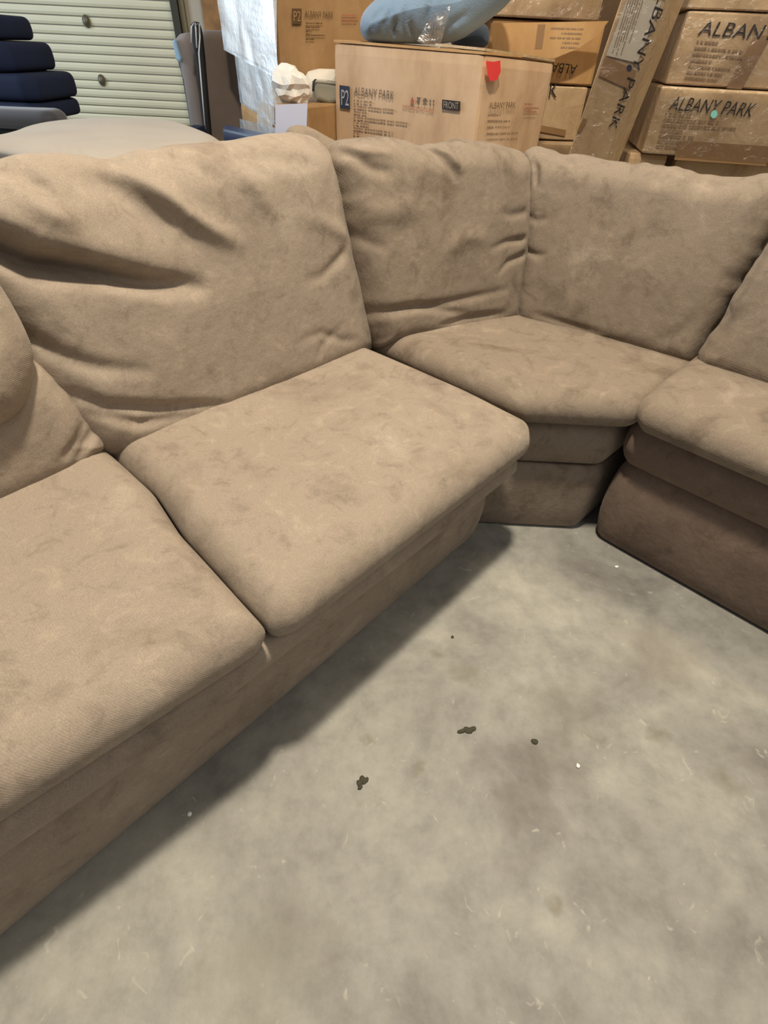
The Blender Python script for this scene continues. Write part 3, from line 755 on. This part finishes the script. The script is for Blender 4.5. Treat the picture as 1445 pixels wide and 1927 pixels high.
text(tP, 'ALBANY PARK', INKG, (668, 178), (743, 187), (669, 163), Pf, Nf, .009)
decal('fine_print', tP, FINE, print_lines([.35, .75, .25, 1.0, .3, .75, .15, .5], 3), (667, 268), (765, 282), (668, 187), Pf, Nf, .009)
text(tP, 'HANDLE WITH CARE', INKR, (760, 203), (818, 212), (760, 196), Pf, Nf, .009)
um = (np.array([[0, .5], [.25, .95], [.5, 1.0], [.75, .95], [1, .5], [.56, .5], [.56, 0], [.44, 0], [.44, .5]]), [(0, 1, 2, 3, 4, 5, 8), (5, 6, 7, 8)])
gl_ = (np.array([[0.1, 1], [.9, 1], [.7, .55], [.56, .45], [.56, .1], [.8, 0], [.2, 0], [.44, .1], [.44, .45], [.3, .55]]), [(0, 1, 2, 3, 8, 9), (3, 4, 7, 8), (4, 5, 6, 7)])
ar = (np.array([[.0, .6], [.2, 1], [.4, .6], [.26, .6], [.26, 0], [.14, 0], [.14, .6], [.6, .6], [.8, 1], [1, .6], [.86, .6], [.86, 0], [.74, 0], [.74, .6]]), [(0, 1, 2, 3, 6), (3, 4, 5, 6), (7, 8, 9, 10, 13), (10, 11, 12, 13)])
drop = (np.array([[.5, 1], [.85, .4], [.75, .08], [.5, 0], [.25, .08], [.15, .4]]), [(0, 5, 4, 3, 2, 1)])
for sh, x in ((drop, 773), (gl_, 785), (um, 797), (ar, 810)):
    decal('handling_symbol', tP, INKR if sh is drop else INKG, sh, (x, 195+(x-773)*.12), (x+10, 196+(x-773)*.12), (x, 181+(x-773)*.12), Pf, Nf, .009)
lp = decal('label_patch', tP, INK, SQ, (834, 205), (868, 209), (834, 187), Pf, Nf, .009)
text(lp, 'FRONT', simple('grey_print_mid', srgb(150, 140, 126), .7), (837, 203), (865, 206), (837, 190), Pf, Nf, .011)
text(tP, 'ALBANY PARK', INKB, (917, 204), (966, 203), (918, 192), Ps, Ns, .009)
decal('fine_print', tP, FINE, print_lines([.3, .55, .15, .8], 5), (912, 262), (985, 258), (915, 214), Ps, Ns, .009)
decal('handling_symbol', tP, INKR, print_lines([.5, .9, .8], 9), (982, 216), (1012, 216), (984, 194), Ps, Ns, .009)
rt = decal('red_tag', tP, REDT, (np.array([[0, .95], [.12, .3], [.3, 0], [.75, .05], [1, .45], [.95, 1], [.5, .92]]), [tuple(range(7))]), (906, 152), (934, 152), (906, 112), Ps, Ns, .02)
ribbon('tag_string', [(912, 128), (917, 150), (920, 165), (924, 180)], 2.66, .004, INK, tP)
# torn flap edge lying along the top of the carton
def flap(parent, pts, mat, name='torn_flap', th=.008):
    pts = [np.array(p) for p in pts]; n = len(pts); nn = unit(np.cross(pts[1]-pts[0], pts[2]-pts[0])); v = pts+[p-nn*th for p in pts]
    f = [tuple(range(n)), tuple(range(n, 2*n))[::-1]]+[(i, i+n, (i+1) % n+n, (i+1) % n) for i in range(n)]
    return link(name, v, f, mat, parent, smooth=False)
cc = np.array(cP)
flap(tP, [cc[4]+Z*.010, cc[5]+Z*.006, cc[5]+(cc[6]-cc[5])*.5+Z*.012, cc[4]+(cc[7]-cc[4])*.5+Z*.012], CARDO)
flap(tP, [cc[5]+Z*.016, cc[6]+Z*.012, cc[6]+(cc[7]-cc[6])*.4+Z*.02, cc[5]+(cc[4]-cc[5])*.3+Z*.02], CARDW)

# carton stack on the left (white daylight face and brown P2 face)
YL = 3.3
e_r = aty((530, 120), 3.15); e_l = aty((424, 60), 3.95); e_b = aty((700, 60), 3.35)
def stackbox(near, far, right, up):
    """tilted carton: bottom corners at near (front vertical edge), far (back of the left face) and right, given as (px, py, Y)"""
    n_ = aty(near[:2], near[2]); f_ = aty(far[:2], far[2]); r_ = aty((right[0], right[1]), right[2]); r_[2] = n_[2]-.01
    bot = [n_, r_, r_+(f_-n_), f_]
    return bot+[p+Z*up for p in bot]
def under(cb, near, far, right, gap=.004):
    """carton whose top lies just under the carton cb, bottom corners from pixels (or the floor when near is None)"""
    if near[1] is None:
        n_ = aty((near[0], 200), near[2]); f_ = aty((far[0], 200), far[2]); r_ = aty((right[0], 200), right[2])
        for p in (n_, f_, r_): p[2] = 0
    else:
        n_ = aty(near[:2], near[2]); f_ = aty(far[:2], far[2]); r_ = aty(right[:2], right[2]); r_[2] = n_[2]-.01
    bot = [n_, r_, r_+(f_-n_), f_]
    if near[1] is None:
        for p in bot: p[2] = 0
    # top plane = bottom plane of cb
    A_, B_, D_ = np.array(cb[0]), np.array(cb[1]), np.array(cb[3]); nn = unit(np.cross(B_-A_, D_-A_)); 
    top = []
    for p in bot:
        z = A_[2]-((p[0]-A_[0])*nn[0]+(p[1]-A_[1])*nn[1])/nn[2]-gap; top.append(np.array([p[0], p[1], z]))
    return bot+top
cL1 = stackbox((529, 150, 3.12), (426, 94, 3.5), (760, 150, 3.4), .66)
tL1 = carton('large carton at the top left with daylit plastic-wrapped side and faint P2 print', cL1, CARDD, n=12, dent=.002)
Pa, Na = face(cL1, 0, 1, 4)
lp = decal('label_patch', tL1, INKB, SQ, (548, 45), (566, 45), (548, 16), Pa, Na, .010)
text(lp, 'P2', CARDD, (551, 40), (564, 40), (551, 21), Pa, Na, .012)
text(tL1, 'ALBANY PARK', INKB, (572, 31), (626, 33), (572, 20), Pa, Na, .010)
decal('fine_print', tL1, INKB, print_lines([.6, .5, .2, .7, .3], 8), (574, 80), (625, 80), (574, 42), Pa, Na, .010)
decal('handling_symbol', tL1, INKR, print_lines([.9, 1.0, .9], 4), (641, 46), (672, 46), (641, 27), Pa, Na, .010)
Pl, Nl = face(cL1, 0, 3, 4)
hexa('pale_wrapped_side', [np.array(p)+Nl*.004 for p in (cL1[0], cL1[0]+Na*.002, cL1[3]+Na*.002, cL1[3])]+[np.array(p)+Nl*.004 for p in (cL1[4], cL1[4]+Na*.002, cL1[7]+Na*.002, cL1[7])], CARDG, tL1, n=5, dent=0) if False else None
c = np.array(cL1)
film(tL1, cL1, 0, 3, 4, 1, amp=.012)
decal('pale_face_sheet', tL1, CARDG, SQ, (524, 138), (430, 90), (524, -30), Pl, Nl, .009)  # daylight on this side painted as a pale sheet under the wrap
decal('fine_print', tL1, FINE, print_lines([.3, .6, .5, .4, .7, .45, .6, .3, .5], 12), (505, 110), (432, 76), (505, -20), Pl, Nl, .0105).data.materials[0] = simple('pale_grey_print', srgb(170, 172, 176), .7)
strip(tL1, cL1, 0, 3, 4, .60, .66, 0, .35, TAPE, off=.011)
# carton below
cL2 = under(cL1, (522, 236, 3.22), (456, 193, 3.5), (740, 200, 3.47))
tL2 = carton('pale plastic-wrapped carton directly under the large top left carton', cL2, CARDG, n=10, dent=.005); film(tL2, cL2, 0, 3, 4, 2, amp=.010)
strip(tL2, cL2, 0, 3, 4, .4, .5, 0, 1, simple('grey_tape', srgb(170, 168, 170), .3, coat=.5), off=.008)
cL3 = under(cL2, (521, None, 3.2), (452, None, 3.52), (740, None, 3.45))
tL3 = carton('brown carton at the bottom of the left stack, under the pale wrapped carton', cL3, CARDO, n=10); film(tL3, cL3, 0, 3, 4, 3, amp=.012)
decal('pale_face_sheet', tL3, CARDG, SQ, (516, 262), (487, 248), (516, 200), *face(cL3, 0, 3, 4), .009)  # pale patch over part of the left face
# low carton with the white bag and the cream cushion on it
zt4 = aty((560, 198), 2.85)[2]
a4 = aty((519, 200), 2.9); b4 = aty((578, 200), 2.8); c4_ = aty((650, 205), 3.12)
cL4 = [np.r_[p[:2], z] for z in (0, zt4) for p in (a4, b4, np.array([c4_[0], 3.08, 0]), a4+np.array([c4_[0]-b4[0], .28, 0]))]
tL4 = carton('low carton with lilac-white front, carrying a crumpled white bag', cL4, CARDD, n=10)
P5, N5 = face(cL4, 0, 1, 4)
decal('pale_face_sheet', tL4, simple('lilac_white_sheet', srgb(205, 200, 210), .5), SQ, (520, 268), (578, 268), (520, 197), P5, N5, .007)  # pale lilac layer over the front face

# crumpled white bag
def blob(name, c, rad, mat, seed, amp=.18, scale=9, parent=None, sub=5):
    bm = bmesh.new(); bmesh.ops.create_icosphere(bm, subdivisions=sub, radius=1); v = np.array([q.co[:] for q in bm.verts]); f = [[w_.index for w_ in q.verts] for q in bm.faces]; bm.free()
    d = 1+amp*wob(v, scale/3, seed)+amp*.5*np.abs(wob(v, scale, seed+1))-amp*.3
    v = v*d[:, None]*np.array(rad)+np.array(c); return link(name, v, f, mat, parent)
bc = aty((549, 165), 2.95)
wb = blob('white_plastic_bag', (bc[0], 2.96, zt4+.068), (.072, .05, .068), WHITEP, 2, .34, 7, None, 3)
for _v in wb.data.vertices: _v.co += Vector(rng.normal(size=3)*.0035)
wb.data.polygons.foreach_set('use_smooth', [False]*len(wb.data.polygons)); recenter(wb); tag(wb, 'crumpled white plastic bag on the low carton', 'bag')
# small tail of the bag falls to the left
cuf = thing('rolled_cushion', 'cream cushion with grey-green panel and dark piping between bag and P2 carton', 'cushion', (bc[0]+.22, 3.05, zt4))
Yc = 3.05
quadpad('cushion_body', [(571, 150), (580, 134), (600, 129), (632, 130), (641, 134), (645, 165), (641, 198), (620, 201), (598, 200), (580, 190), (572, 172)], Yc+.06, .075, CREAM, cuf, R=.05)
quadpad('side_panel', [(591, 150), (636, 154), (642, 156), (642, 192), (620, 196), (596, 188), (590, 170)], Yc-.02, .02, OLIVEG, cuf, R=.02)
ribbon('dark_piping', [(589, 172), (590, 153), (594, 149), (615, 151), (641, 156)], Yc-.052, .010, DKGREY, cuf)

# blue cushion and clear bag on the P2 carton
bt = 1.165
def bluept(p, Y): return aty(p, Y)
bcush = thing('pillow', 'blue-grey cushion lying on top of the P2 carton', 'pillow', (.15, 3.0, bt))
Yb = 2.98
O_ = np.array([0, Yb, 0.])
uvb = [(aty(p, Yb)[0], aty(p, Yb)[2]) for p in ((678, 60), (677, 40), (686, 18), (712, -6), (760, -45), (850, -70), (960, -60), (975, -20), (955, 10), (920, 38), (890, 60), (862, 78), (820, 84), (760, 82), (700, 80), (684, 74))]
ob_ = pillow('pillow_body', bcush, DENIM, uvb, O_, XU, Z, np.array([0, -1., 0]), .13, .13, lump=(.008, 9), dome=.01, nang=240, nring=56, chk=2, fine=.0015,
       strokes=[([(aty(p, Yb-.1)[0], aty(p, Yb-.1)[2]) for p in q], w_, d_, 0, 'mid') for q, w_, d_ in (
           ([(742, 72), (741, 55), (745, 35)], .010, .022), ([(785, 82), (775, 60), (770, 40)], .012, .016), ([(700, 60), (705, 35), (720, 15)], .012, .010),
           ([(722, 70), (724, 45), (735, 20)], .010, .010), ([(800, 70), (800, 40), (806, 10)], .012, .012), ([(760, 75), (757, 50), (762, 15)], .010, .010), ([(840, 70), (850, 45), (880, 25)], .014, .010))])
db = pillow('pillow', None, simple('dark_blue_fabric', srgb(82, 98, 116), .85, sheen=.2, bump=.2), [(aty(p, 3.2)[0], aty(p, 3.2)[2]) for p in ((842, 84), (860, 60), (888, 42), (915, 44), (922, 62), (918, 90), (880, 92))], np.array([0, 3.2, 0]), XU, Z, np.array([0, -1., 0]), .05, .05, nang=100, nring=24)
recenter(db); tag(db, 'small darker blue cushion end tucked behind the blue-grey cushion', 'pillow')
def crumple(name, pts, Y, mat, parent, n=22, amp=.02, seed=0):
    """crumpled sheet spanning four picture corners at distance Y"""
    q = [aty(p, Y) for p in pts]; g = np.linspace(0, 1, n)
    V = np.array([(q[0]*(1-u)+q[1]*u)*(1-w_)+(q[3]*(1-u)+q[2]*u)*w_ for w_ in g for u in g])
    V[:, 1] += amp*wob(V, 30, seed); V[:, 0] += .3*amp*wob(V, 24, seed+1)
    f = [(i*n+j, i*n+j+1, (i+1)*n+j+1, (i+1)*n+j) for i in range(n-1) for j in range(n-1)]
    V2 = V+np.array([0, .006, 0]); m = len(V)
    return link(name, V, f, mat, parent)
cb = crumple('clear_plastic_bag', [(784, 78), (825, 94), (848, 10), (812, 28)], 2.79, film_mat('bag_film', .30, bump=.8, rough=.15), None, amp=.012)
recenter(cb); tag(cb, 'crumpled clear plastic bag hanging over the front of the blue-grey cushion', 'bag')

# middle stack of cartons right of the P2 carton
YM = 3.25
def flatbox(pxl, pxr, pyt, pyb, Y, depth=.5, yaw=0.0, tilt=0.0, ymid=None):
    """front face facing the camera side, from picture left/right edges at mid height"""
    ym = (pyt+pyb)/2; a = aty((pxl, ym), Y); b = aty((pxr, ym), Y+yaw)
    zt = aty(((pxl+pxr)/2, pyt), Y+yaw/2)[2]; zb = aty(((pxl+pxr)/2, pyb), Y+yaw/2)[2]
    dv = unit(np.array([-(b[1]-a[1]), b[0]-a[0], 0]))*depth
    return box3(np.array([a[0], a[1]]), np.array([b[0], b[1]]), dv, zb, zt)
cM1 = flatbox(905, 1146, -120, 36, YM, .6, .05)
cM2 = flatbox(918, 1128, 44, 158, YM+.03, .6, .05)
cM3 = flatbox(900, 1098, 158, 262, YM+.03, .6, .05)
# stack them without gaps down to the floor
zA = cM1[0][2]; 
for q in range(4, 8): cM2[q][2] = zA-.004
zB = cM2[0][2]
for q in range(4, 8): cM3[q][2] = zB-.004
tM1 = carton('plastic-wrapped carton at the top of the middle stack, left of the leaning carton', cM1, CARDW, k=1); film(tM1, cM1, 0, 1, 4, 1)
tM2 = carton('carton with upside-down lettering and a lifted torn flap in the middle stack', cM2, CARDO, k=2)
tM3 = carton('carton below the one with upside-down lettering in the middle stack', cM3, CARDW, k=3)
Pm, Nm = face(cM2, 0, 1, 4)
text(tM2, 'ALBANY', INK, (1086, 122), (1010, 114), (1081, 140), Pm, Nm, .010)
# lifted flap in front of it with its faint print
fl1 = [aty(p, YM-.03) for p in ((922, 44), (1142, 40), (1120, 68), (1084, 92), (1040, 110), (1000, 108), (925, 92))]
flap(tM2, [p+np.array([0, -.02, 0]) for p in fl1], CARDO, th=.006)
Pq, Nq = np.array([0, YM-.055, 0.]), np.array([0, -1., 0])
decal('fine_print', tM2, FINE, print_lines([.5, .5, .9, .6, .95], 21), (1100, 48), (1035, 46), (1086, 92), Pq, Nq, .002)
decal('tape_strip', tM2, TAPE, SQ, (1006, 92), (1020, 92), (1012, 46), Pq, Nq, .002)
Pm3, Nm3 = face(cM3, 0, 1, 4)
text(tM3, 'PARK', INK, (985, 183), (1046, 183), (988, 157), Pm3, Nm3, .010)
cM4 = flatbox(890, 1085, 262, 300, YM+.02, .62, .05)
for q in range(4, 8): cM4[q][2] = cM3[0][2]-.004
for q in range(4): cM4[q][2] = 0
tM4 = carton('brown torn carton at the bottom of the middle stack', cM4, CARDW, k=2); film(tM4, cM4, 0, 1, 4, 3)
decal('dark_tape', tM3, TAPE, SQ, (1008, 246), (1062, 256), (1010, 234), Pm3, Nm3, .009)

# tall leaning carton
YT = 2.95
q0 = aty((1070, 288), YT); q1 = aty((1168, 0), YT-.04); 
q2 = aty((1140, 300), YT-.02); q3 = aty((1252, 0), YT-.06); q4 = aty((1168, 296), YT+.13); q5 = aty((1288, 0), YT+.10)
def extz(P, Q, z):  # extend the edge P->Q to height z
    t = (z-P[2])/(Q[2]-P[2]); return P+(Q-P)*t
lo, hi = 0.0, 1.62
bfl, bfr, bbr = (extz(a, b, lo) for a, b in ((q0, q1), (q2, q3), (q4, q5)))
tfl, tfr, tbr = (extz(a, b, hi) for a, b in ((q0, q1), (q2, q3), (q4, q5)))
cT = [bfl, bfr, bbr, bfl+(bbr-bfr), tfl, tfr, tbr, tfl+(tbr-tfr)]
tT = carton('tall narrow carton leaning to the right, lettering running down its face', cT, CARDW, n=12, dent=.002)
Pt, Nt = face(cT, 0, 1, 4)
text(tT, 'ALBANY PARK', INK, (1256, -52), (1144, 240), (1272, -45), Pt, Nt, .010)
decal('paper_label_sheet', tT, simple('pale_paper', srgb(206, 196, 178), .5, coat=.5), SQ, (1140, 104), (1198, 118), (1182, -10), Pt, Nt, .0075)
decal('fine_print', tT, FINE, print_lines([.9, .8, .95, .7, .9, .5, .7], 33), (1216, -10), (1175, 118), (1186, -16), Pt, Nt, .0095)
decal('ink_spot', tT, INKN, disc(), (1178, 134), (1188, 134), (1179, 121), Pt, Nt, .010)
decal('tape_strip', tT, TAPE, SQ, (1126, 142), (1184, 168), (1138, 106), Pt, Nt, .0085)
decal('dark_tape', tT, TAPE, SQ, (1085, 246), (1092, 248), (1098, 222), Pt, Nt, .009)
film(tT, cT, 0, 1, 4, 2, off=.013, amp=.004); 

# right stack
YR = 3.14
cR1 = flatbox(1278, 1560, -110, 22, YR+.02, .6, -.12)
cR2 = flatbox(1271, 1570, 25, 168, YR, .6, -.12)
cR3 = flatbox(1223, 1520, 168, 300, YR-.04, .6, -.12)
for cbx in (cR1, cR2, cR3): pass
for q in range(4): cR2[q+4][2] = cR1[q][2]-.004
for q in range(4): cR3[q+4][2] = cR2[q][2]-.004
tR1 = carton('plastic-wrapped carton at the top of the right stack', cR1, CARDW, k=3); film(tR1, cR1, 0, 1, 4, 2, amp=.0085)
tR2 = carton('carton with large black lettering, second from the top of the right stack', cR2, CARDW, k=1, n=12)
tR3 = carton('carton with two large words under a wrinkled wrap, third from the top at right', cR3, CARDW, k=2, n=12)
Pr, Nr = face(cR2, 0, 1, 4); Pr3, Nr3 = face(cR3, 0, 1, 4)
text(tR2, 'ALBANY PARK', INK, (1311, 66), (1558, 84), (1324, 39), Pr, Nr, .009)
decal('fine_print', tR2, FINE, print_lines([.35, .8, 1.0, .35, .7, .6, .55], 41), (1285, 155), (1395, 165), (1311, 76), Pr, Nr, .009)
decal('tape_strip', tR2, TAPE, SQ, (1366, 166), (1394, 168), (1420, 66), Pr, Nr, .0085)
film(tR2, cR2, 0, 1, 4, 1, off=.013, amp=.004)
text(tR3, 'ALBANY PARK', INK, (1257, 206), (1411, 220), (1269, 181), Pr3, Nr3, .009)
decal('fine_print', tR3, FINE, print_lines([.35, .75, 1.0, .3, .5, .35, .3], 43), (1232, 282), (1366, 290), (1252, 212), Pr3, Nr3, .009)
decal('blue_paper_scrap', tR3, simple('pale_teal_paper', srgb(120, 190, 184), .5), disc(7), (1334, 222), (1347, 223), (1337, 206), Pr3, Nr3, .015)
decal('tape_strip', tR3, TAPE, SQ, (1268, 300), (1440, 312), (1276, 264), Pr3, Nr3, .0075)
film(tR3, cR3, 0, 1, 4, 2, off=.013, amp=.008)
z3 = cR3[0][2]
cR4 = flatbox(1180, 1252, 290, 330, YR+.0, .6, 0); cR5 = flatbox(1268, 1560, 296, 330, YR-.0, .6, -.1)
for cbx in (cR4, cR5):
    for q in range(4): cbx[q][2] = 0; cbx[q+4][2] = z3-.006
tR4 = carton('carton standing at the bottom left of the right stack, only its top showing', cR4, CARDW, k=1)
tR5 = carton('carton at the bottom right of the right stack beside a dark gap', cR5, CARDW, k=2)

gx0 = aty((1075, 100), 4.2)[0]  # two cartons added behind the stacks to darken the gap
for zz0, zz1, lb in ((0, 1.0, 'added carton, coloured dark as shade, in the gap behind the leaning carton, lower of two'), (1.004, 2.1, 'added carton, coloured dark as shade, in the gap behind the leaning carton, upper of two')):
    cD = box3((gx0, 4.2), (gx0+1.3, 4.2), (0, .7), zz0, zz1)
    carton(lb, cD, card('cardboard_gap_shade', srgb(92, 70, 46), srgb(76, 56, 36), srgb(104, 80, 54)), k=1)  # shade of the gap put into the dark brown
